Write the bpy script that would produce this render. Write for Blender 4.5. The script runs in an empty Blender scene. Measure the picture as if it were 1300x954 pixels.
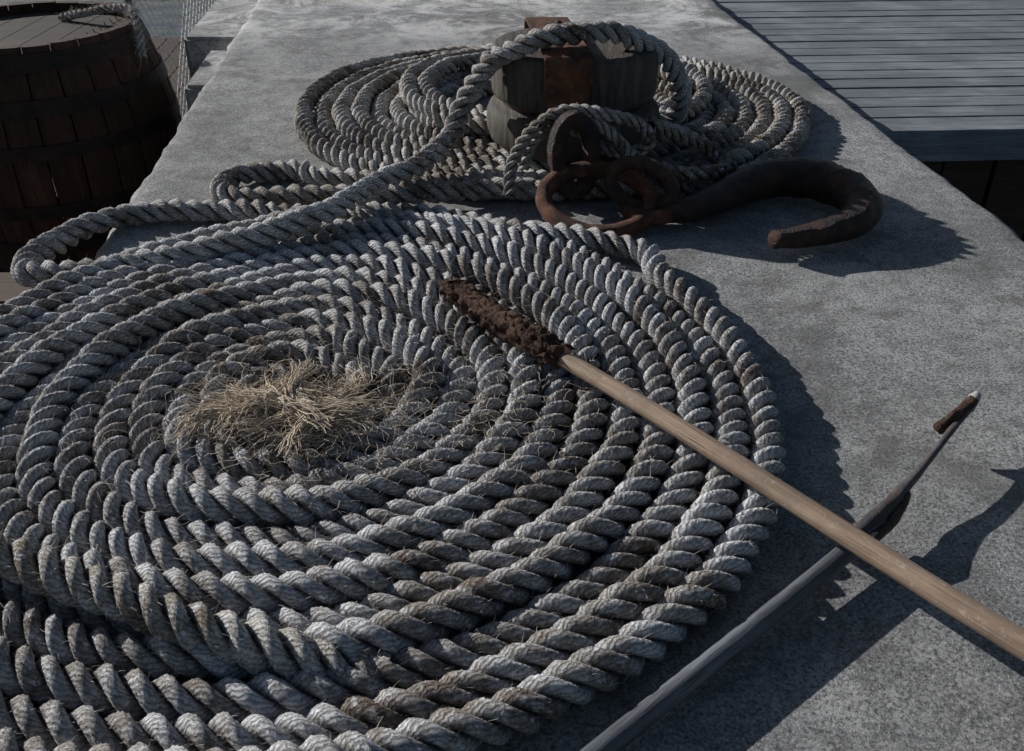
import bpy, bmesh, math, random
import numpy as np
from mathutils import Vector
random.seed(3); rng=np.random.default_rng(7)
scene=bpy.context.scene
# ---------------------------------------------------------------- helpers
def link(o,parent=None):
    scene.collection.objects.link(o)
    if parent: o.parent=parent
    return o
def empty(name):
    e=bpy.data.objects.new(name,None); e.empty_display_size=.1; return link(e)
def mesh_np(name,V,F,mat,uv=None,parent=None,smooth=True):
    V=np.asarray(V,dtype=np.float32); F=np.asarray(F,dtype=np.int32)
    me=bpy.data.meshes.new(name)
    m,k=F.shape
    me.vertices.add(len(V)); me.vertices.foreach_set('co',V.ravel())
    me.loops.add(m*k); me.loops.foreach_set('vertex_index',F.ravel())
    me.polygons.add(m)
    me.polygons.foreach_set('loop_start',np.arange(0,m*k,k,dtype=np.int32))
    me.polygons.foreach_set('loop_total',np.full(m,k,dtype=np.int32))
    me.polygons.foreach_set('use_smooth',np.full(m,smooth,dtype=bool))
    if uv is not None:
        l=me.uv_layers.new(name='UVMap'); l.data.foreach_set('uv',np.asarray(uv,dtype=np.float32).ravel())
    me.update(calc_edges=True); me.validate()
    me.materials.append(mat)
    return link(bpy.data.objects.new(name,me),parent)
def bm_obj(name,bm,mat,parent=None,smooth=False):
    me=bpy.data.meshes.new(name); bm.to_mesh(me); bm.free()
    for p in me.polygons: p.use_smooth=smooth
    me.materials.append(mat)
    return link(bpy.data.objects.new(name,me),parent)
def catmull(P,n=24):
    P=np.asarray(P,float); P=np.vstack([2*P[0]-P[1],P,2*P[-1]-P[-2]]); out=[]
    for i in range(1,len(P)-2):
        p0,p1,p2,p3=P[i-1:i+3]
        for t in np.arange(n)/n:
            out.append(.5*((2*p1)+(-p0+p2)*t+(2*p0-5*p1+4*p2-p3)*t*t+(-p0+3*p1-3*p2+p3)*t**3))
    out.append(P[-2]); return np.array(out)
def resample(P,ds):
    d=np.r_[0,np.cumsum(np.linalg.norm(np.diff(P,axis=0),axis=1))]
    n=max(3,int(d[-1]/ds)); s=np.linspace(0,d[-1],n)
    return np.stack([np.interp(s,d,P[:,k]) for k in range(P.shape[1])],1),s
def frames(P):
    T=np.gradient(P,axis=0); T/=np.linalg.norm(T,axis=1)[:,None]
    N=np.zeros_like(P); n=np.cross([0,0,1.],T[0]); 
    if np.linalg.norm(n)<1e-3: n=np.array([1.,0,0])
    n/=np.linalg.norm(n)
    for i in range(len(P)):
        n=n-T[i]*np.dot(n,T[i]); n/=np.linalg.norm(n); N[i]=n
    return T,N,np.cross(T,N)
NL=10
def rope(P,R,pitch,ds=None):
    """three-strand laid rope: trefoil section swept with twist"""
    if ds is None: ds=pitch/16
    P,s=resample(P,ds); T,N,B=frames(P); n=len(P)
    k=3*NL
    fr=(np.arange(k)%NL)/NL; al=(fr-.5)*2*math.pi/3
    a,rs=.53,.475
    rad=a*np.cos(al)+np.sqrt(np.maximum(rs**2-(a*np.sin(al))**2,.0))
    ph=(np.arange(k)/k)*2*math.pi
    rj=1+.035*np.sin(s*9.1)+.03*np.sin(s*23.7+1)+.02*np.sin(s*61.)
    tw=2*math.pi*s/pitch+ .6*np.sin(s*3.1)+.32*np.sin(s*7.7)+.12*np.sin(s*19.3)
    ang=ph[None,:]+tw[:,None]
    rr=R*rad[None,:]*rj[:,None]*(1+.07*np.sin(s[:,None]*17+ (np.arange(k)//NL)[None,:]*2.1))
    rr=rr*(1+.022*rng.normal(size=rr.shape))
    V=P[:,None,:]+rr[...,None]*(np.cos(ang)[...,None]*N[:,None,:]+np.sin(ang)[...,None]*B[:,None,:])
    i=np.arange(n-1)[:,None]; j=np.arange(k)[None,:]; j2=(j+1)%k
    F=np.stack([i*k+j,i*k+j2,(i+1)*k+j2,(i+1)*k+j],-1).reshape(-1,4)
    u=s/pitch
    z=np.zeros_like(i+j,dtype=float)
    U0=z+u[:-1][:,None]; U1=z+u[1:][:,None]; V0=z+j/NL; V1=z+(j+1)/NL
    uv=np.stack([np.stack([U0,V0],-1),np.stack([U0,V1],-1),np.stack([U1,V1],-1),np.stack([U1,V0],-1)],2).reshape(-1,2)
    nor=(np.cos(ang)[...,None]*N[:,None,:]+np.sin(ang)[...,None]*B[:,None,:]).reshape(-1,3)
    Tn=np.repeat(T,k,axis=0)
    return V.reshape(-1,3),F,uv,nor,Tn
def tube(P,R,k=16,noise=0,caps=True,seed=0,ds=None,squash=1.0,nf=1.):
    Q=np.c_[np.asarray(P,float),np.asarray(R,float)]
    if ds: Q,_=resample(Q,ds)
    P=Q[:,:3];R=Q[:,3]; T,N,B=frames(P); n=len(P)
    a=np.arange(k)/k*2*math.pi
    r=R[:,None]*np.ones((1,k))
    if noise:
        g=np.random.default_rng(seed); s=np.arange(n)[:,None]*nf
        m=np.zeros((n,k))
        for q in range(7):
            m+=np.sin(s*g.uniform(.05,.9)+a[None,:]*g.integers(0,6)+g.uniform(0,6))
        r=r*(1+noise*m/3+noise*.5*g.normal(size=(n,k)))
    V=P[:,None,:]+r[...,None]*(np.cos(a)[None,:,None]*N[:,None,:]+squash*np.sin(a)[None,:,None]*B[:,None,:])
    V=V.reshape(-1,3)
    i=np.arange(n-1)[:,None]; j=np.arange(k)[None,:]; j2=(j+1)%k
    F=np.stack([i*k+j,i*k+j2,(i+1)*k+j2,(i+1)*k+j],-1).reshape(-1,4)
    if caps:
        V=np.vstack([V,P[0]-T[0]*R[0]*.3,P[-1]+T[-1]*R[-1]*.3]); c0=n*k;c1=c0+1
        j=np.arange(k);j2=(j+1)%k
        F=np.vstack([F,np.stack([j2,j,np.full(k,c0),np.full(k,c0)],1),np.stack([(n-1)*k+j,(n-1)*k+j2,np.full(k,c1),np.full(k,c1)],1)])
    return V,F
def tri_fix(name,V,F,mat,parent=None,smooth=True):
    bm=bmesh.new(); vs=[bm.verts.new(p) for p in V]
    for f in F:
        idx=[]; 
        for q in f:
            if q not in idx: idx.append(int(q))
        if len(idx)>2:
            try: bm.faces.new([vs[q] for q in idx])
            except ValueError: pass
    bmesh.ops.recalc_face_normals(bm,faces=bm.faces)
    return bm_obj(name,bm,mat,parent,smooth)
def lathe(profile,k=64,c=(0,0,0),sy=1.):
    pr=np.array(profile); n=len(pr); a=np.arange(k)/k*2*math.pi
    V=np.stack([c[0]+pr[:,0][:,None]*np.cos(a),c[1]+sy*pr[:,0][:,None]*np.sin(a),c[2]+pr[:,1][:,None]+0*a],-1).reshape(-1,3)
    i=np.arange(n-1)[:,None]; j=np.arange(k)[None,:]; j2=(j+1)%k
    return V,np.stack([i*k+j,i*k+j2,(i+1)*k+j2,(i+1)*k+j],-1).reshape(-1,4)
def box(bm,x0,x1,y0,y1,z0,z1,M=None):
    vs=[bm.verts.new((x,y,z)) for x in(x0,x1) for y in(y0,y1) for z in(z0,z1)]
    for f in((0,1,3,2),(4,6,7,5),(0,4,5,1),(2,3,7,6),(0,2,6,4),(1,5,7,3)): bm.faces.new([vs[q] for q in f])
    return vs
# ---------------------------------------------------------------- materials
class NT:
    def __init__(s,name):
        s.m=bpy.data.materials.new(name); s.m.use_nodes=True; s.t=s.m.node_tree; s.n=s.t.nodes; s.l=s.t.links
        s.b=s.n['Principled BSDF']; s.b.inputs['Specular IOR Level'].default_value=.3
    def new(s,t,**k):
        n=s.n.new(t)
        for a,b in k.items(): setattr(n,a,b)
        return n
    def put(s,i,v):
        if isinstance(v,bpy.types.NodeSocket): s.l.new(v,i)
        else: i.default_value=v
    def coord(s,kind='Object',scale=(1,1,1),rot=(0,0,0)):
        c=s.new('ShaderNodeTexCoord'); m=s.new('ShaderNodeMapping'); m.inputs['Scale'].default_value=scale; m.inputs['Rotation'].default_value=rot
        s.l.new(c.outputs[kind],m.inputs[0]); return m.outputs[0]
    def noise(s,vec,sc,det=6,rough=.6,dist=0):
        n=s.new('ShaderNodeTexNoise'); s.l.new(vec,n.inputs['Vector']); n.inputs['Scale'].default_value=sc; n.inputs['Detail'].default_value=det; n.inputs['Roughness'].default_value=rough; n.inputs['Distortion'].default_value=dist
        return n.outputs[0]
    def voro(s,vec,sc,feat='F1'):
        n=s.new('ShaderNodeTexVoronoi',feature=feat); s.l.new(vec,n.inputs['Vector']); n.inputs['Scale'].default_value=sc; return n.outputs['Distance']
    def ramp(s,f,*st):
        r=s.new('ShaderNodeValToRGB'); s.l.new(f,r.inputs[0]); e=r.color_ramp.elements
        while len(e)<len(st): e.new(.5)
        for q,(p,c) in zip(e,st):
            q.position=p; q.color=(c,c,c,1) if not isinstance(c,tuple) else (*c,1)
        return r.outputs[0]
    def mix(s,f,a,b,mode='MIX'):
        m=s.new('ShaderNodeMix',data_type='RGBA',blend_type=mode); s.put(m.inputs[0],f)
        for i,v in((6,a),(7,b)):
            if isinstance(v,tuple): v=(*v,1)
            s.put(m.inputs[i],v)
        return m.outputs[2]
    def math(s,op,a,b=0.):
        m=s.new('ShaderNodeMath',operation=op); s.put(m.inputs[0],a); s.put(m.inputs[1],b); return m.outputs[0]
    def bump(s,h,dist,stren=1.,prev=None):
        b=s.new('ShaderNodeBump'); s.l.new(h,b.inputs['Height']); b.inputs['Distance'].default_value=dist; b.inputs['Strength'].default_value=stren
        if prev is not None: s.l.new(prev,b.inputs['Normal'])
        return b.outputs[0]
    def done(s,col,rough=.9,nor=None,metal=0.):
        s.put(s.b.inputs['Base Color'],col if not isinstance(col,tuple) else (*col,1)); s.put(s.b.inputs['Roughness'],rough); s.put(s.b.inputs['Metallic'],metal)
        if nor is not None: s.l.new(nor,s.b.inputs['Normal'])
        return s.m
def mat_rope(name,dark,mid,light,bias=0.):
    t=NT(name); ob=t.coord('Object')
    uvn=t.new('ShaderNodeUVMap'); sx=t.new('ShaderNodeSeparateXYZ'); t.l.new(uvn.outputs[0],sx.inputs[0])
    u,v=sx.outputs[0],sx.outputs[1]
    nz=t.noise(ob,60,3)
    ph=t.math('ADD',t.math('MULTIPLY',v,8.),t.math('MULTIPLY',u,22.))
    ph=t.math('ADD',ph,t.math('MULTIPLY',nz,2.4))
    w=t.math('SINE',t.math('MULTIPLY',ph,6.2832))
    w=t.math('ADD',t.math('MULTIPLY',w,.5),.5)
    big=t.noise(ob,3.2,5,.68,.5)
    # each strand weathers on its own along its length
    cb=t.new('ShaderNodeCombineXYZ'); t.l.new(t.math('MULTIPLY',u,.55),cb.inputs[0]); t.l.new(t.math('MULTIPLY',t.math('FLOOR',v),7.3),cb.inputs[1])
    along=t.noise(cb.outputs[0],1.0,4,.72)
    f=t.math('ADD',t.math('MULTIPLY',big,.62),t.math('MULTIPLY',along,.48))
    f=t.math('ADD',f,bias)
    col=t.ramp(f,(.45,dark),(.53,mid),(.62,light))
    st=t.noise(ob,150,3,.75); col=t.mix(t.ramp(st,(.36,.7),(.55,0.)),col,t.mix(1.,col,(.32,.285,.25),'MULTIPLY'))
    col=t.mix(t.ramp(t.noise(ob,46,4,.8),(.51,0.),(.63,.8)),col,(.80,.81,.83))
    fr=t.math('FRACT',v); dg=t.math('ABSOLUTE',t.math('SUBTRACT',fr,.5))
    gf=t.ramp(dg,(.34,0.),(.5,.92)); col=t.mix(gf,col,(.035,.028,.022))  # strand grooves: dirt, plus the shade between strands painted into the colour
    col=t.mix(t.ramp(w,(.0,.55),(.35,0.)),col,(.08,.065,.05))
    n1=t.bump(w,.0026,1.); n2=t.bump(t.noise(ob,230,4,.85),.0038,.9,n1)
    return t.done(col,.95,n2)
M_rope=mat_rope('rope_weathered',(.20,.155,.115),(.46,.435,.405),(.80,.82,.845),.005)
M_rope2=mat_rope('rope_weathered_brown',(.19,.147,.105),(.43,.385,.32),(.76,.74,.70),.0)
def mat_fibre(name,a,b):
    t=NT(name); ob=t.coord('Object'); return t.done(t.mix(t.noise(ob,30,3),a,b),.85)
M_fib=mat_fibre('hemp_fibre_grey',(.40,.34,.27),(.74,.70,.63)); M_tuft=mat_fibre('hemp_fibre_tan',(.32,.25,.175),(.76,.66,.52))
def mat_concrete():
    t=NT('concrete'); ob=t.coord('Object')
    big=t.noise(ob,1.7,8,.78,.6); med=t.noise(ob,16,8,.85); fine=t.noise(ob,170,4,.9); grit=t.voro(ob,120)
    c=t.ramp(big,(.38,(.27,.27,.268)),(.5,(.40,.40,.395)),(.62,(.53,.525,.515)))
    c=t.mix(t.ramp(med,(.42,.6),(.52,0.)),c,(.18,.18,.18))
    c=t.mix(t.ramp(med,(.53,0.),(.64,.45)),c,(.62,.615,.605))
    c=t.mix(t.ramp(fine,(.40,.9),(.48,0.)),c,(.09,.09,.09))
    c=t.mix(t.ramp(fine,(.53,0.),(.62,.75)),c,(.68,.675,.665))
    c=t.mix(t.ramp(grit,(.12,.5),(.22,0.)),c,(.09,.088,.086))
    stn=t.noise(ob,1.3,6,.65,1.2); c=t.mix(t.ramp(stn,(.38,.6),(.47,0.)),c,(.15,.148,.143))
    blot=t.noise(ob,6.5,5,.7,.4); c=t.mix(t.ramp(blot,(.36,.5),(.44,0.)),c,(.13,.125,.12))
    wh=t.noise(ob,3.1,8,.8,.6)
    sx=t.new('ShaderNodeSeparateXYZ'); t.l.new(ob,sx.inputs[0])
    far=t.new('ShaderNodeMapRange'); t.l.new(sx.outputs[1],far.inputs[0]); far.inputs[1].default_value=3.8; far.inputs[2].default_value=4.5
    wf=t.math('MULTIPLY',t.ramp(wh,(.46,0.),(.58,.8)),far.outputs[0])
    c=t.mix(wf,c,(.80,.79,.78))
    n=t.bump(med,.010,.6); n=t.bump(fine,.006,1.,n)
    return t.done(c,.9,n)
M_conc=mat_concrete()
def mat_wood(name,a,b,dark,stretch=(1,14,14),sc=3,rot=(0,0,0),rough=.8,grooves=None,bd=.004):
    t=NT(name); ob=t.coord('Object',stretch,rot); o2=t.coord('Object')
    g=t.noise(ob,sc,8,.65,.8); c=t.mix(t.ramp(g,(.35,0.),(.65,1.)),a,b)
    c=t.mix(t.ramp(t.noise(ob,sc*3.5,5,.7),(.34,.85),(.46,0.)),c,dark)
    c=t.mix(t.ramp(t.noise(o2,3,5),(.42,.5),(.6,0.)),c,tuple(x*.55 for x in a))
    n=t.bump(g,bd,.8); n=t.bump(t.noise(ob,sc*5,4),bd*.5,.6,n)
    if grooves:
        w=t.new('ShaderNodeTexWave',bands_direction='Y'); t.l.new(o2,w.inputs[0]); w.inputs['Scale'].default_value=grooves; n=t.bump(w.outputs[1],.003,.8,n)
    return t.done(c,rough,n)
M_block=mat_wood('block_wood_grey',(.062,.053,.044),(.135,.12,.104),(.013,.010,.008),(22,2.0,2.0),1.5,bd=.007)
M_deck=mat_wood('deck_wood_grey',(.19,.205,.23),(.33,.35,.38),(.09,.095,.10),(.7,16,16),3,grooves=26)
M_dark=mat_wood('old_dark_timber',(.040,.026,.018),(.075,.05,.035),(.012,.008,.006),(14,14,1),2)
M_brown=mat_wood('brown_plank',(.07,.045,.03),(.12,.08,.055),(.02,.014,.01),(1.0,14,14),3)
M_stave=mat_wood('barrel_oak',(.040,.020,.014),(.082,.040,.026),(.010,.006,.004),(10,10,1.0),2.2)
M_head=mat_wood('barrel_head_oak',(.04,.03,.024),(.085,.066,.054),(.015,.01,.008),(1.0,10,10),2.2)
def mat_iron(name,a,b,c3,rough=.6,metal=.35,bd=.004,sc=14):
    t=NT(name); ob=t.coord('Object'); n1=t.noise(ob,sc,8,.75); n2=t.noise(ob,sc*.35,5,.6,.6)
    c=t.mix(t.ramp(n2,(.42,0.),(.58,1.)),a,b); c=t.mix(t.ramp(n1,(.5,0.),(.66,.8)),c,c3)
    pit=t.voro(ob,sc*5)
    n=t.bump(n1,bd,.9); n=t.bump(t.noise(ob,sc*8,5,.8),bd*.5,.8,n); n=t.bump(t.ramp(pit,(.1,0.),(.4,1.)),bd*.25,.6,n)
    return t.done(c,rough,n,metal)
M_iron=mat_iron('iron_dark_rust',(.028,.023,.023),(.055,.034,.027),(.13,.062,.038),.42,.2,.008,22)
M_rust=mat_iron('iron_orange_rust',(.07,.036,.024),(.18,.078,.042),(.30,.14,.08),.8,.0,.008,28)
M_flake=mat_iron('flaky_rust',(.14,.085,.062),(.27,.165,.115),(.05,.03,.022),.95,0,.012,36)
M_hoop=mat_iron('hoop_iron',(.018,.015,.015),(.035,.022,.018),(.06,.033,.022),.6)
M_galv=mat_iron('galvanised',(.45,.46,.48),(.6,.61,.62),(.3,.28,.27),.5,.5)
t=NT('sea_water'); ob=t.coord('Object'); M_water=t.done((.02,.04,.06),.12,t.bump(t.noise(ob,2.5,6,.6),.05,.8))
# ---------------------------------------------------------------- setting
def edgeL(y): return -.815-.0955*y
def edgeR(y): return 1.49-.094*y
bm=bmesh.new()
ys=np.arange(-1.6,14.01,.05); 
def ej(y,k): return .004*math.sin(y*7+k)+.003*math.sin(y*19+k*2)+.003*math.sin(y*53+k)
grid=[]
xs=np.r_[0,.004,.012,np.linspace(.03,.97,20),.988,.996,1]; nx=len(xs)
for y in ys:
    L=edgeL(y)+ej(y,1); R=edgeR(y)+ej(y,4); row=[]
    for q,x in enumerate(xs):
        X=L+(R-L)*x; z=0.002*math.sin(X*5+y*3)
        if q in(0,nx-1): z=-.020+.004*math.sin(y*31)
        if q in(1,nx-2): z=-.006+.002*math.sin(y*23)
        row.append(bm.verts.new((X,y,z)))
    grid.append(row)
for a,b in zip(grid,grid[1:]):
    for q in range(nx-1): bm.faces.new((a[q],a[q+1],b[q+1],b[q]))
for col in(0,nx-1):
    low=[bm.verts.new((r[col].co.x,r[col].co.y,-1.6)) for r in grid]
    for i in range(len(grid)-1): bm.faces.new((grid[i][col],grid[i+1][col],low[i+1],low[i]))
for ri in(0,-1):
    r=grid[ri]; bm.faces.new([*r, bm.verts.new((r[-1].co.x,r[0].co.y,-1.6)),bm.verts.new((r[0].co.x,r[0].co.y,-1.6))])
bmesh.ops.recalc_face_normals(bm,faces=bm.faces)
bm_obj('concrete_quay',bm,M_conc,smooth=True)
bm=bmesh.new()
for i in range(22):
    y1=1.99-i*.16
    box(bm,-2.3,edgeL(y1)-.012,y1-.15,y1,-.06,-.012+random.uniform(-.003,.003))
bmesh.ops.bevel(bm,geom=bm.edges[:],offset=.005,segments=2,affect='EDGES')
bm_obj('timber_walkway',bm,M_brown)
bm=bmesh.new()
for i in range(30):
    x1=-1.0-i*.15
    vs=box(bm,x1-.14,x1,2.05,9,-1.20,-1.14+random.uniform(-.004,.0))
    for v in vs: v.co.x-= .0955*v.co.y
bm_obj('timber_landing',bm,M_dark)
bm=bmesh.new()
for i in range(75):
    y0=3.24+i*.125; 
    vs=box(bm,0,9,0,.117,-.125,-.09+random.uniform(-.002,.002))
    for v in vs:
        base=edgeR(y0)+.012
        if v.co.x==0: v.co.x=base-.094*v.co.y
        v.co.y+=y0+.05*(v.co.x-base)
bmesh.ops.bevel(bm,geom=bm.edges[:],offset=.004,segments=2,affect='EDGES')
deck=empty('boardwalk'); bm_obj('planks',bm,M_deck,deck)
bm=bmesh.new()
vs=box(bm,edgeR(3.2)+.02,9,3.205,3.235,-.20,-.085)
for v in vs: v.co.y+=.05*(v.co.x-1.2)
bm_obj('fascia',bm,M_deck,deck)
bm=bmesh.new()
for i in range(36):
    x=1.2+i*.19; vs=box(bm,x,x+.178,3.25+random.uniform(0,.015),3.33,-1.6,-.14)
    for v in vs: v.co.y+=.05*(v.co.x-1.2)
bm_obj('pile_boards',bm,M_brown,deck)
bm=bmesh.new()
for (y0,y1,w,z) in((3.95,4.55,.17,-.14),(4.62,5.6,.30,-.10),(5.66,7.2,.30,-.12)):
    vs=box(bm,-w,0,y0,y1,-1.3,z)
    for v in vs: v.co.x+=edgeL(v.co.y)-.02
bmesh.ops.bevel(bm,geom=bm.edges[:],offset=.015,segments=2,affect='EDGES')
bm_obj('concrete_ledge',bm,M_conc)
fence=empty('wire_fence'); Vs=[];Fs=[];off=0
def add(V,F):
    global off
    Vs.append(V);Fs.append(F+off);off+=len(V)
for i in range(66):
    for sgn in(-1,1):
        y=5.1+i*.07; pts=[( -1.92,y,-.9),(-1.92,y+sgn*.8,-.02)]
        V,F=tube(np.array(pts),[.003]*2,5,caps=False); add(V,F)
mesh_np('mesh_wire',np.vstack(Vs),np.vstack(Fs),M_galv,parent=fence)
Vs=[];Fs=[];off=0
for y in(5.05,7.0,9.0):
    V,F=tube(np.array([(-1.95,y,-1.14),(-1.95,y,-.01)]),[.03]*2,14,caps=False); add(V,F)
for z in(-.9,-.01):
    V,F=tube(np.array([(-1.95,5.0,z),(-1.95,9.8,z)]),[.020]*2,10,caps=False); add(V,F)
mesh_np('posts_and_rails',np.vstack(Vs),np.vstack(Fs),M_galv,parent=fence)
bm=bmesh.new(); s=400
bm.faces.new([bm.verts.new(p) for p in((-s,-s,-1.5),(s,-s,-1.5),(s,s,-1.5),(-s,s,-1.5))]); bm_obj('water',bm,M_water)
# ---------------------------------------------------------------- ropes
RR=.0305; PT=.122
def fibres(name,V,nor,T,n,lmin,lmax,w,mat,parent,seed=1,droop=.3):
    g=np.random.default_rng(seed); idx=g.integers(0,len(V),n)
    up=nor[idx,2]>-.2; idx=idx[up]; n=len(idx)
    p=V[idx]-nor[idx]*.001; L=g.uniform(lmin,lmax,n)[:,None]
    d=nor[idx]*g.uniform(.1,.8,(n,1))+T[idx]*g.choice([-1,1],(n,1))*g.uniform(.5,1.5,(n,1))+g.normal(size=(n,3))*.4
    d/=np.linalg.norm(d,axis=1)[:,None]; c=g.normal(size=(n,3))*.5; c[:,2]-=droop
    side=np.cross(d,g.normal(size=(n,3))); side/=np.linalg.norm(side,axis=1)[:,None]
    rows=[]
    for q in range(5):
        t=q/4; x=p+L*(d*t+c*t*t*.6); ww=w*(1-.7*t); rows.append(np.stack([x-side*ww,x+side*ww],1))
    A=np.stack(rows,1).reshape(-1,3); b=np.arange(n)[:,None]*10; k=np.arange(4)[None,:]*2
    F=np.stack([b+k,b+k+1,b+k+3,b+k+2],-1).reshape(-1,4)
    return mesh_np(name,A,F,mat,parent=parent)
C=np.array([-.40,1.41])
pa=np.radians([-90,-60,-30,0,60,92,116,150,180,220,270]); pv=np.array([.0555,.057,.0595,.0600,.0640,.0648,.0525,.0505,.0545,.056,.0555])
turns=13+93/360
tt=np.linspace(.15,turns,9000); th=2*math.pi*tt
thw=(th+math.pi/2)%(2*math.pi)-math.pi/2
pit=np.interp(thw,pa,pv)
kk=np.ones(41)/41; pit=np.convolve(np.pad(pit,20,mode='edge'),kk,mode='valid')
r=.055+tt*pit+.006*np.sin(th*1.0*3.02+1)+.0035*np.sin(th*5.03)+.002*np.sin(th*9.7)+.0015*np.sin(th*13.3)
z=.0295+.007*np.sin(th*2.37)+.006*np.sin(th*.61+2)
comp=np.clip((.057-pit)/.006,0,1); z=z+comp*.009*(1+np.sin(math.pi*tt*1.0))*np.clip(tt/3,0,1)*.8
sp=np.stack([C[0]+r*np.cos(th),C[1]+r*np.sin(th),z],1)
arch=[(-.643,2.235,.03),(-.809,2.249,.03),(-.964,2.228,.03),(-1.065,2.128,.03),(-1.11,1.987,.03),(-1.085,1.885,.035),(-1.0,1.875,.04),(-.887,1.900,.045),(-.715,1.938,.065),(-.549,2.009,.085),(-.42,2.124,.095),(-.343,2.276,.095),(-.241,2.39,.105),(-.172,2.52,.13),(-.13,2.60,.21),(-.065,2.59,.31),(.041,2.55,.378),(.167,2.567,.40),(.298,2.61,.385),(.434,2.70,.30),(.50,2.76,.18),(.485,2.827,.09),(.38,2.98,.085),(.2,3.08,.09)]
full=catmull(np.vstack([sp[::30][:-2],np.array(arch)]),20)
coil=empty('rope_coil')
V,F,uv,nor,T=rope(full,RR,PT)
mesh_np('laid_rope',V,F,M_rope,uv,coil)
fibres('stray_fibres',V,nor,T,55000,.004,.014,.00035,M_fib,coil,2)
d=np.hypot(V[:,0]-C[0]-.02,V[:,1]-C[1]+.02); m=(d<.6)
keep=np.where(m&(rng.random(len(V))<np.clip(1.1-d/.6,0,1)**1.4))[0]
fibres('fuzz',V[keep],nor[keep],T[keep],18000,.008,.028,.0004,M_fib,coil,4)
bp=catmull([(-1.05,1.20,.02),(-.93,1.09,.06),(-.78,.985,.082),(-.66,.935,.086),(-.56,.895,.086),(-.46,.855,.080),(-.36,.825,.066),(-.26,.808,.045),(-.16,.80,.02)],16)
V,F,uv,nor,T=rope(bp,RR,PT); mesh_np('crossing_turn',V,F,M_rope2,uv,coil); fibres('crossing_fibres',V,nor,T,1800,.006,.018,.0004,M_fib,coil,41)
C2=np.array([.11,3.12])
tt=np.linspace(0,9.3,6000); th=math.radians(242)+2*math.pi*(9.3-tt)
r=.275+.063*tt+.007*np.sin(th*3.03)+.005*np.sin(th*5.1)
z=.0295+.006*np.sin(th*2.3)+.006*np.sin(th*.7)
sp=np.stack([C2[0]+r*np.cos(th),C2[1]+.94*r*np.sin(th),z],1)
tail=[(-.436,2.462,.03),(-.6,2.526,.03),(-.735,2.51,.03),(-.79,2.43,.03),(-.76,2.345,.03),(-.65,2.315,.04),(-.507,2.31,.045),(-.366,2.33,.04),(-.2,2.335,.05),(-.02,2.36,.045),(.1,2.40,.03)]
coil2=empty('rope_coil.001')
full=catmull(np.vstack([sp[::25][:-3],np.array(tail)]),18)
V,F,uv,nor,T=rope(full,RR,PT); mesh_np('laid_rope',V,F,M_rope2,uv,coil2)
fibres('stray_fibres',V,nor,T,16000,.006,.020,.0005,M_fib,coil2,6)
tt=np.linspace(0,2.2,1200); th=math.radians(300)-2*math.pi*tt
r=.40+.062*tt; sp=np.stack([C2[0]+.02+r*np.cos(th),C2[1]+.08+.9*r*np.sin(th),.08+.006*np.sin(th*3)],1)
V,F,uv,nor,T=rope(sp,RR,PT); mesh_np('upper_turns',V,F,M_rope2,uv,coil2)
lash=empty('rope_lashing')
for i,(pts,rad) in enumerate([
 ([(-.004,2.30,.05),(-.005,2.33,.09),(.01,2.36,.14),(.061,2.37,.21),(.14,2.375,.25),(.243,2.38,.24),(.33,2.39,.21),(.36,2.385,.16),(.30,2.385,.135),(.23,2.39,.15),(.17,2.40,.19),(.10,2.40,.20),(.05,2.41,.15),(.03,2.42,.08)],.018),
 ([(.10,2.40,.16),(.16,2.385,.21),(.22,2.375,.215),(.28,2.37,.17),(.33,2.38,.10),(.38,2.42,.06),(.46,2.44,.05)],.017),
 ([(.36,2.42,.20),(.42,2.46,.17),(.50,2.50,.13),(.56,2.50,.09),(.58,2.44,.075),(.52,2.38,.08),(.44,2.36,.09),(.36,2.38,.10)],.022),
 ([(.40,2.60,.10),(.5,2.58,.12),(.60,2.62,.09),(.66,2.70,.085)],.024)]):
    V,F,uv,nor,T=rope(catmull(pts,16),rad,rad*4.6); mesh_np('turn_%d'%i,V,F,M_rope2,uv,lash)
    fibres('turn_fibres_%d'%i,V,nor,T,400,.006,.018,.0005,M_fib,lash,20+i)
# frayed rope end: flattened hanks of unlaid yarn spraying out
fr=empty('frayed_rope_end'); Vs=[];Fs=[];off=0
g=np.random.default_rng(23); K=np.array([-.375,1.315,.070])
hank=[]
for i,ad in enumerate([150,162,176,190,204,216,228,240,15,28,45,75,110,130,340,300,0,185,95,170]):
    a=math.radians(ad+g.normal()*6)
    p=K+np.array([g.normal()*.03,g.normal()*.018,g.uniform(-.005,.014)]); d=np.array([math.cos(a)*1.25,math.sin(a)*.9,.30]); d/=np.linalg.norm(d); pts=[p.copy()]
    turn=g.normal()*.6; st_=g.uniform(.013,.022)
    for q in range(8):
        d=d+g.normal(size=3)*np.array([.25,.25,.14]); d[0]-=d[1]*turn*.5; d[1]+=d[0]*turn*.5; d[2]=d[2]*.7-.05; d/=np.linalg.norm(d); p=p+d*st_; p[2]=max(p[2],.064); pts.append(p.copy())
    hank.append(np.array(pts))
for h in hank:
    for j in range(28):
        o=g.normal(size=3)*.0040; sp_=g.normal(size=3)*np.array([.013,.013,.006]); L_=g.integers(6,10)
        P=h[:L_]+o+np.linspace(0,1,L_)[:,None]**1.5*sp_+g.normal(size=(L_,3))*.0022; P[:,2]=np.maximum(P[:,2],.058)
        c=catmull(P,5); V,F=tube(c,np.linspace(g.uniform(.0010,.0028),.0007,len(c)),5,0,False); add(V,F)
mesh_np('yarns',np.vstack(Vs),np.vstack(Fs),M_tuft,parent=fr)
Vs=[];Fs=[];off=0
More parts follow.
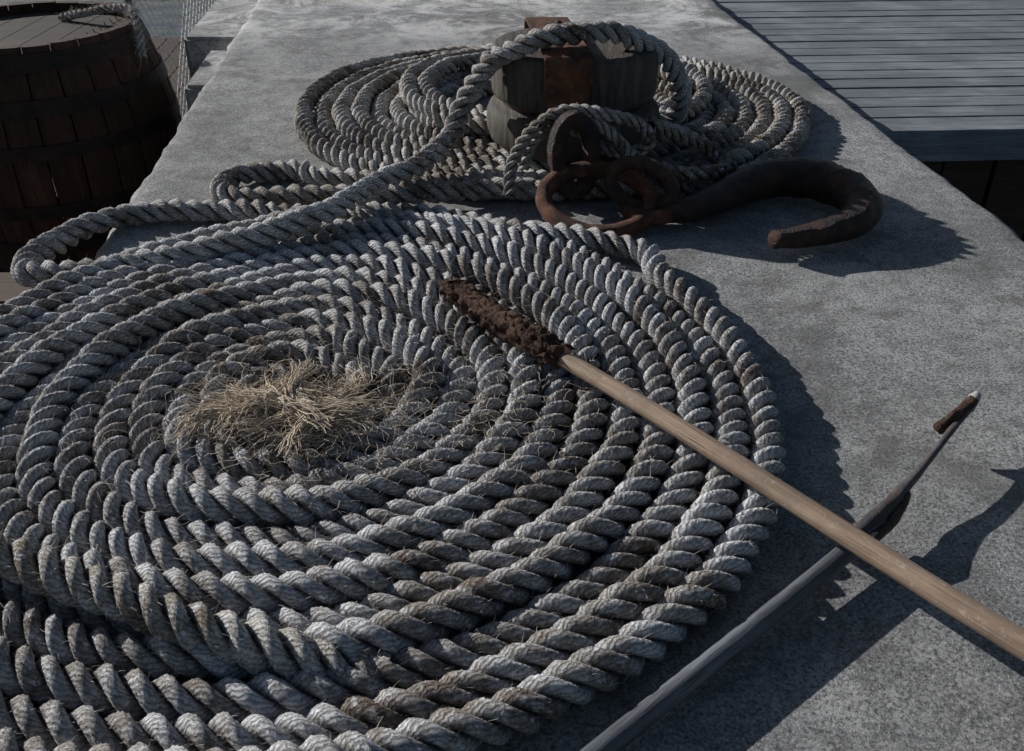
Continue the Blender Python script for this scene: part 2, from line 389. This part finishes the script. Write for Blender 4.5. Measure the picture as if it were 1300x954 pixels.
for i in range(1100):
    a=g.uniform(0,2*math.pi); p=K+np.array([g.normal()*.08,g.normal()*.05,g.uniform(-.02,.01)]); 
    d=np.array([math.cos(a)*1.2,math.sin(a)*.8,g.uniform(-.1,.3)]); P=[p.copy()]
    st_=g.uniform(.005,.016)
    for q in range(6):
        d=d+g.normal(size=3)*.35; d[2]-=.10; d/=np.linalg.norm(d); p=p+d*st_; p[2]=max(p[2],.05); P.append(p.copy())
    V,F=tube(np.array(P),np.linspace(.0006,.0003,7),3,0,False); add(V,F)
mesh_np('loose_fibres',np.vstack(Vs),np.vstack(Fs),M_tuft,parent=fr)
Vs=[];Fs=[];off=0
for i in range(260):
    q=g.uniform(0,1); p=np.array([-.28+.36*q+g.normal()*.07,1.20+.16*q+g.normal()*.07,.062+g.uniform(0,.006)]); a=g.uniform(0,6.28); d=np.array([math.cos(a),math.sin(a),.1]); P=[p.copy()]
    for k in range(4):
        d=d+g.normal(size=3)*.5; d[2]*=.4; d/=np.linalg.norm(d); p=p+d*g.uniform(.003,.010); p[2]=max(p[2],.058); P.append(p.copy())
    V,F=tube(np.array(P),np.linspace(.0006,.0004,5),3,0,False); add(V,F)
mesh_np('scattered_fibres',np.vstack(Vs),np.vstack(Fs),M_tuft,parent=fr)
# ---------------------------------------------------------------- pulley block
blk=empty('pulley_block'); bc=(.178,2.715,0)
pr=[(0,.055),(.19,.055),(.225,.062),(.244,.08),(.252,.105),(.254,.125),(.251,.15),(.243,.168),(.232,.176),(.205,.179),(.204,.197),(.226,.2),(.234,.205),(.237,.215),(.238,.25),(.238,.29),(.236,.32),(.234,.331),(.229,.3375),(.2255,.3385),(.222,.339),(.15,.339),(.08,.339),(0,.339)]
V,F=lathe(pr,160,bc,.97)
an=np.arctan2(V[:,1]-bc[1],V[:,0]-bc[0]); f=1+.004*np.sin(an*5)+.002*np.sin(an*11+1)
rad_=np.hypot(V[:,0]-bc[0],V[:,1]-bc[1])
g2=np.random.default_rng(2)
for q in range(7):
    a0=g2.uniform(-math.pi,-.1); wd=g2.uniform(.02,.035); f-=.022*np.exp(-((an-a0)/wd)**2)*(V[:,2]>.21)*(V[:,2]<g2.uniform(.28,.345))*(rad_>.23)
V[:,0]=bc[0]+(V[:,0]-bc[0])*f; V[:,1]=bc[1]+(V[:,1]-bc[1])*f
tri_fix('shell',V,F,M_block,blk)
V,F=lathe([(0,.175),(.207,.176),(.207,.202),(0,.203)],48,bc,.97); tri_fix('sheave',V,F,M_iron,blk)
bm=bmesh.new(); prof=[(2.955,.06),(2.957,.20),(2.955,.33),(2.945,.347),(2.92,.352),(2.51,.352),(2.485,.347),(2.474,.33),(2.470,.25),(2.455,.20),(2.43,.185)]
wv=[.064]*8+[.060,.050,.03]; th_=.013; rows=[]
P2=np.array(prof); Tn=np.gradient(P2,axis=0); Tn/=np.linalg.norm(Tn,axis=1)[:,None]; Nn=np.stack([Tn[:,1],-Tn[:,0]],1)
for (y,z_),n_,w_ in zip(prof,Nn,wv):
    yo,zo=y+n_[0]*th_*-1,z_+n_[1]*-th_
    cx=.150+(y-2.47)*-.10
    if (yo-2.715)**2+(zo-.2)**2<(y-2.715)**2+(z_-.2)**2: yo,zo=y+n_[0]*th_,z_+n_[1]*th_
    rows.append([bm.verts.new(p) for p in((cx-w_,y,z_),(cx+w_,y,z_),(cx+w_,yo,zo),(cx-w_,yo,zo))])
for a,b_ in zip(rows,rows[1:]):
    for q in range(4): bm.faces.new((a[q],a[(q+1)%4],b_[(q+1)%4],b_[q]))
bm.faces.new(rows[0]);bm.faces.new(rows[-1][::-1]); bmesh.ops.recalc_face_normals(bm,faces=bm.faces)
bmesh.ops.bevel(bm,geom=[e for e in bm.edges],offset=.003,segments=2,affect='EDGES')
bm_obj('iron_strap',bm,M_rust,blk)
Vs=[];Fs=[];off=0
for (x,y,zz) in((.155,2.60,.36),(.135,2.85,.36),(.34,2.80,.338),(.04,2.66,.338),(.31,2.62,.338)):
    V,F=lathe([(.012,0),(.012,.005),(.008,.010),(.0005,.012)],14,(x,y,zz)); add(V,F)
mesh_np('bolts',np.vstack(Vs),np.vstack(Fs),M_iron,parent=blk)
# ---------------------------------------------------------------- iron rings and hook
def ring(name,c,ax,bx,R,u,v,mat,parent=None,noise=.04,seed=0):
    a=np.linspace(0,2*math.pi,73); u=np.array(u,float);u/=np.linalg.norm(u);v=np.array(v,float);v-=u*np.dot(u,v);v/=np.linalg.norm(v); w=np.cross(u,v); k=18
    a=a[:-1]; g=np.random.default_rng(seed); ce=np.cos(a);se=np.sin(a)
    P=np.array(c)+ce[:,None]*ax*u+se[:,None]*bx*v
    N=ce[:,None]*bx*u+se[:,None]*ax*v; N/=np.linalg.norm(N,axis=1)[:,None]
    f=np.arange(k)/k*2*math.pi; r=R*(1+noise*g.normal(size=(72,k))*.4+noise*np.sin(a*5)[:,None]+noise*.7*np.sin(a*13+2)[:,None])
    V=(P[:,None,:]+r[...,None]*(np.cos(f)[None,:,None]*N[:,None,:]+np.sin(f)[None,:,None]*w)).reshape(-1,3)
    i=np.arange(72)[:,None];j=np.arange(k)[None,:];i2=(i+1)%72;j2=(j+1)%k
    F=np.stack([i*k+j,i*k+j2,i2*k+j2,i2*k+j],-1).reshape(-1,4)
    return mesh_np(name,V,F,mat,parent=parent)
ch=empty('iron_shackle_chain')
ring('strap_link',(.160,2.325,.150),.048,.090,.0235,(1,.25,0),(0,.25,1),M_iron,ch,seed=1)
ring('large_ring',(.215,2.225,.068),.135,.105,.0215,(1,-.1,-.05),(0,1,.5),M_rust,ch,seed=2)
ring('hook_link',(.325,2.235,.105),.080,.052,.0185,(1,-.35,-.25),(.2,.5,1.2),M_iron,ch,seed=3)
hook=empty('iron_cargo_hook')
hp=[(.335,2.225,.045,.022),(.40,2.20,.048,.030),(.46,2.215,.05,.035),(.544,2.285,.053,.041),(.63,2.36,.058,.049),(.72,2.40,.06,.054),(.81,2.385,.06,.056),(.872,2.31,.06,.054),(.885,2.215,.056,.048),(.835,2.13,.05,.040),(.755,2.085,.045,.033),(.69,2.062,.043,.028),(.645,2.045,.046,.024),(.62,2.03,.05,.023)]
q=catmull(hp,10); V,F=tube(q[:,:3],q[:,3],24,.028,True,3,ds=.008,squash=.95); tri_fix('hook_body',V,F,M_iron,hook)
ring('hook_eye',(.345,2.215,.048),.055,.045,.020,(1,-.2,0),(.1,1,.1),M_rust,hook,seed=6)
# ---------------------------------------------------------------- poles
pole=empty('wooden_pole')
a=np.array([.075,1.466,.088]); dd=np.array([.681*.917-.0926,.865*.917-1.444,0]); dd/=np.linalg.norm(dd)
def along_obj(name,L,Rf,origin,d,mat,parent,noise=.01,k=24,seed=0,n=120):
    x=np.linspace(0,L,n); P=np.stack([x,.0025*np.sin(x*5),.002*np.sin(x*7)],1)
    V,F=tube(P,Rf(x),k,noise,True,seed); o=tri_fix(name,V,F,mat,parent)
    o.location=origin; o.rotation_mode='QUATERNION'; o.rotation_quaternion=Vector(d).to_track_quat('X','Z'); return o
t=NT('ash_shaft'); ob=t.coord('Object',(.5,16,16)); o2=t.coord('Object'); o3=t.coord('Object',(.9,60,60))
gr=t.noise(ob,5,8,.7,.6); c=t.mix(t.ramp(gr,(.32,0.),(.66,1.)),(.23,.155,.105),(.39,.295,.22))
c=t.mix(t.ramp(t.noise(o3,6,5,.75),(.36,.8),(.47,0.)),c,(.09,.055,.038))
c=t.mix(t.ramp(t.noise(o2,5,6,.7),(.42,.55),(.56,0.)),c,(.17,.125,.095))
c=t.mix(t.ramp(t.noise(o2,60,4,.8),(.57,0.),(.68,.6)),c,(.46,.38,.31))
hm=t.done(c,.65,t.bump(t.noise(o3,6,5,.7),.0018,.9,t.bump(gr,.0015,.8)))
along_obj('shaft',1.35,lambda x:.0155+.002*x,a,dd,hm,pole)
a2=a+dd*.035; st=np.array([-.138,1.727,.088]); d2=(st-a2); L=np.linalg.norm(d2)
along_obj('rusted_socket',L,lambda x:np.interp(x,[0,.02,.05,L*.5,L-.03,L],[.015,.023,.028,.026,.023,.013]),a2,d2,M_flake,pole,.16,28,9,90)
g=np.random.default_rng(8); Vs=[];Fs=[];off=0
for i in range(170):
    c=a2+d2*g.uniform(0,1); an_=g.uniform(0,2*math.pi); prp=np.array([d2[1],-d2[0],0])/L; o_=prp*math.cos(an_)*.026+np.array([0,0,1])*abs(math.sin(an_))*.024; s_=g.uniform(.003,.010)
    V=c+o_+g.normal(size=(4,3))*s_*np.array([1,1,.6]); add(V,np.array([[0,1,2,2],[0,1,3,3],[1,2,3,3],[0,2,3,3]]))
V=np.vstack(Vs);F=np.vstack(Fs); tri_fix('rust_flakes',V,F[:,:3],M_flake,pole,False)
bh=empty('boat_hook')
p0=np.array([.2275,.794,.022]); p1=np.array([.548,1.068,.036]); dv=(p1-p0)/np.linalg.norm(p1-p0); p00=p0-dv*.5; p00[2]=.02
Ls=np.linalg.norm(p1-p00)
pm=mat_wood('grey_blue_shaft',(.06,.066,.078),(.15,.16,.18),(.05,.032,.024),(.8,14,14),4,rough=.6,bd=.003)
M_prong=mat_iron('prong_iron',(.06,.06,.064),(.12,.115,.12),(.16,.10,.07),.55,.1,.005,26)
M_tip=mat_iron('bleached_tip',(.35,.35,.36),(.5,.5,.5),(.12,.08,.06),.7,0.,.004,40)
along_obj('shaft',Ls,lambda x:np.interp(x,[0,Ls-.05,Ls],[.0145,.0140,.012]),p00,p1-p00,pm,bh)
q=catmull([(*(p1-dv*.07+np.array([-.004,.004,.008])),.009),(*(p1+np.array([-.002,.004,.010])),.012),(.60,1.128,.044,.0095),(.66,1.190,.052,.0065),(.73,1.268,.057,.006),(.785,1.33,.058,.007)],8)
V,F=tube(q[:,:3],q[:,3],14,.06,True,5); tri_fix('iron_prong',V,F,M_prong,bh)
q=catmull([(.785,1.33,.058,.0085),(.80,1.35,.060,.0095),(.812,1.366,.060,.0085),(.818,1.376,.056,.005)],6)
V,F=tube(q[:,:3],q[:,3],14,.10,True,6); tri_fix('prong_tip',V,F,M_tip,bh)
q=catmull([(*(p1-dv*.05+np.array([.010,-.010,.004])),.010),(.572,1.078,.036,.010),(.600,1.112,.041,.008),(.612,1.128,.042,.005)],8)
V,F=tube(q[:,:3],q[:,3],12,.05,True,5); tri_fix('iron_tang',V,F,M_iron,bh)
q=np.array([(.716,1.282,.050),(.736,1.295,.060),(.762,1.312,.068),(.79,1.332,.074)]); V,F=tube(q,[.0105,.0085,.0085,.0095],14,.12,True,4,ds=.005); tri_fix('bolt',V,F,M_flake,bh)
# ---------------------------------------------------------------- barrel
bar=empty('wooden_barrel'); B0=(-2.235,4.48,-1.133); Hb=1.134; kq=1.35
ns=26; bm=bmesh.new()
def br(z): 
    t_=(z/Hb-.5)*2; return kq*(.355+.085*(1-t_*t_))
for i in range(ns):
    a0=2*math.pi*i/ns+.006; a1=2*math.pi*(i+1)/ns-.006; cols=[]; dj=random.uniform(-.003,.003)
    for q in range(15):
        zz=Hb*q/14; row=[]
        for (aa,dr) in((a0,-.007),(a0+.03,0),((a0+a1)/2,.002),(a1-.03,0),(a1,-.007),(a1,-.04),(a0,-.04)):
            R_=br(zz)+dr+dj; row.append(bm.verts.new((B0[0]+R_*math.cos(aa),B0[1]+R_*math.sin(aa),B0[2]+zz+(.0 if 0<q<14 else dj))))
        cols.append(row)
    for a_,b_ in zip(cols,cols[1:]):
        for k in range(7): bm.faces.new((a_[k],a_[(k+1)%7],b_[(k+1)%7],b_[k]))
    bm.faces.new(cols[-1]); bm.faces.new(cols[0][::-1])
bmesh.ops.recalc_face_normals(bm,faces=bm.faces); bm_obj('staves',bm,M_stave,bar)
for i,(z0,z1) in enumerate([(.02,.075),(.16,.21),(.30,.345),(.50,.545),(.635,.685),(.765,.82)]):
    z0*=kq;z1*=kq
    V,F=lathe([(br(z0)-.002,z0),(br(z0)+.008,z0),(br(z1)+.008,z1),(br(z1)-.002,z1)],72,B0); mesh_np('hoop_%d'%i,V,F,M_hoop,parent=bar,smooth=False)
bm=bmesh.new()
for i in range(7):
    x0=-.34+i*.0975
    n_=6; top=[];
    for s_ in(1,-1):
        for k in range(n_+1):
            x=x0+.094*(k/n_ if s_==1 else 1-k/n_); h=math.sqrt(max(.335**2-x*x,.0004)); top.append((x*kq,s_*h*kq))
    a_=[bm.verts.new((B0[0]+x,B0[1]+y,B0[2]+Hb-.045)) for x,y in top]; b_=[bm.verts.new((B0[0]+x,B0[1]+y,B0[2]+Hb-.07)) for x,y in top]
    bm.faces.new(a_);bm.faces.new(b_[::-1])
    for k in range(len(a_)): bm.faces.new((a_[k],b_[k],b_[(k+1)%len(a_)],a_[(k+1)%len(a_)]))
bmesh.ops.recalc_face_normals(bm,faces=bm.faces); bm_obj('barrel_head',bm,M_head,bar)
scr=empty('rope_scrap')
sp=np.array([(.04,.18,-.025),(.14,.14,.0),(.24,.12,.02),(.33,.08,.028),(.365,.02,.022),(.392,-.04,-.03),(.402,-.07,-.10)])*kq+np.array([B0[0],B0[1],0.003])
V,F,uv,nor,T=rope(catmull(sp,14),.020,.10)
mesh_np('laid_rope',V,F,M_rope2,uv,scr); fibres('fibres',V,nor,T,900,.015,.055,.0008,M_fib,scr,31)
# ---------------------------------------------------------------- light, camera
el=math.radians(23); az=np.array([.84,-.54]); az/=np.linalg.norm(az)
sd=Vector((az[0]*math.cos(el),az[1]*math.cos(el),-math.sin(el)))
L=bpy.data.lights.new('sun','SUN'); L.energy=5.0; L.angle=math.radians(.5); L.color=(1,.98,.95)
so=link(bpy.data.objects.new('sun',L)); so.rotation_mode='QUATERNION'; so.rotation_quaternion=sd.to_track_quat('-Z','Y')
w=bpy.data.worlds.new('World'); scene.world=w; w.use_nodes=True; nt=w.node_tree
sk=nt.nodes.new('ShaderNodeTexSky'); sk.sky_type='NISHITA'; sk.sun_disc=False; sk.sun_elevation=el; sk.sun_rotation=math.atan2(-az[0],-az[1])
nt.links.new(sk.outputs[0],nt.nodes['Background'].inputs[0]); nt.nodes['Background'].inputs[1].default_value=.05
cam=bpy.data.cameras.new('camera'); co=link(bpy.data.objects.new('camera',cam)); co.location=(0,0,1); co.rotation_euler=(math.radians(90-31.14),0,0)
cam.sensor_width=36; cam.lens=33.23; cam.shift_y=-.0346; cam.clip_end=2000; cam.clip_start=.01
scene.camera=co
scene.view_settings.view_transform='Standard'; scene.view_settings.look='None'; scene.view_settings.exposure=0
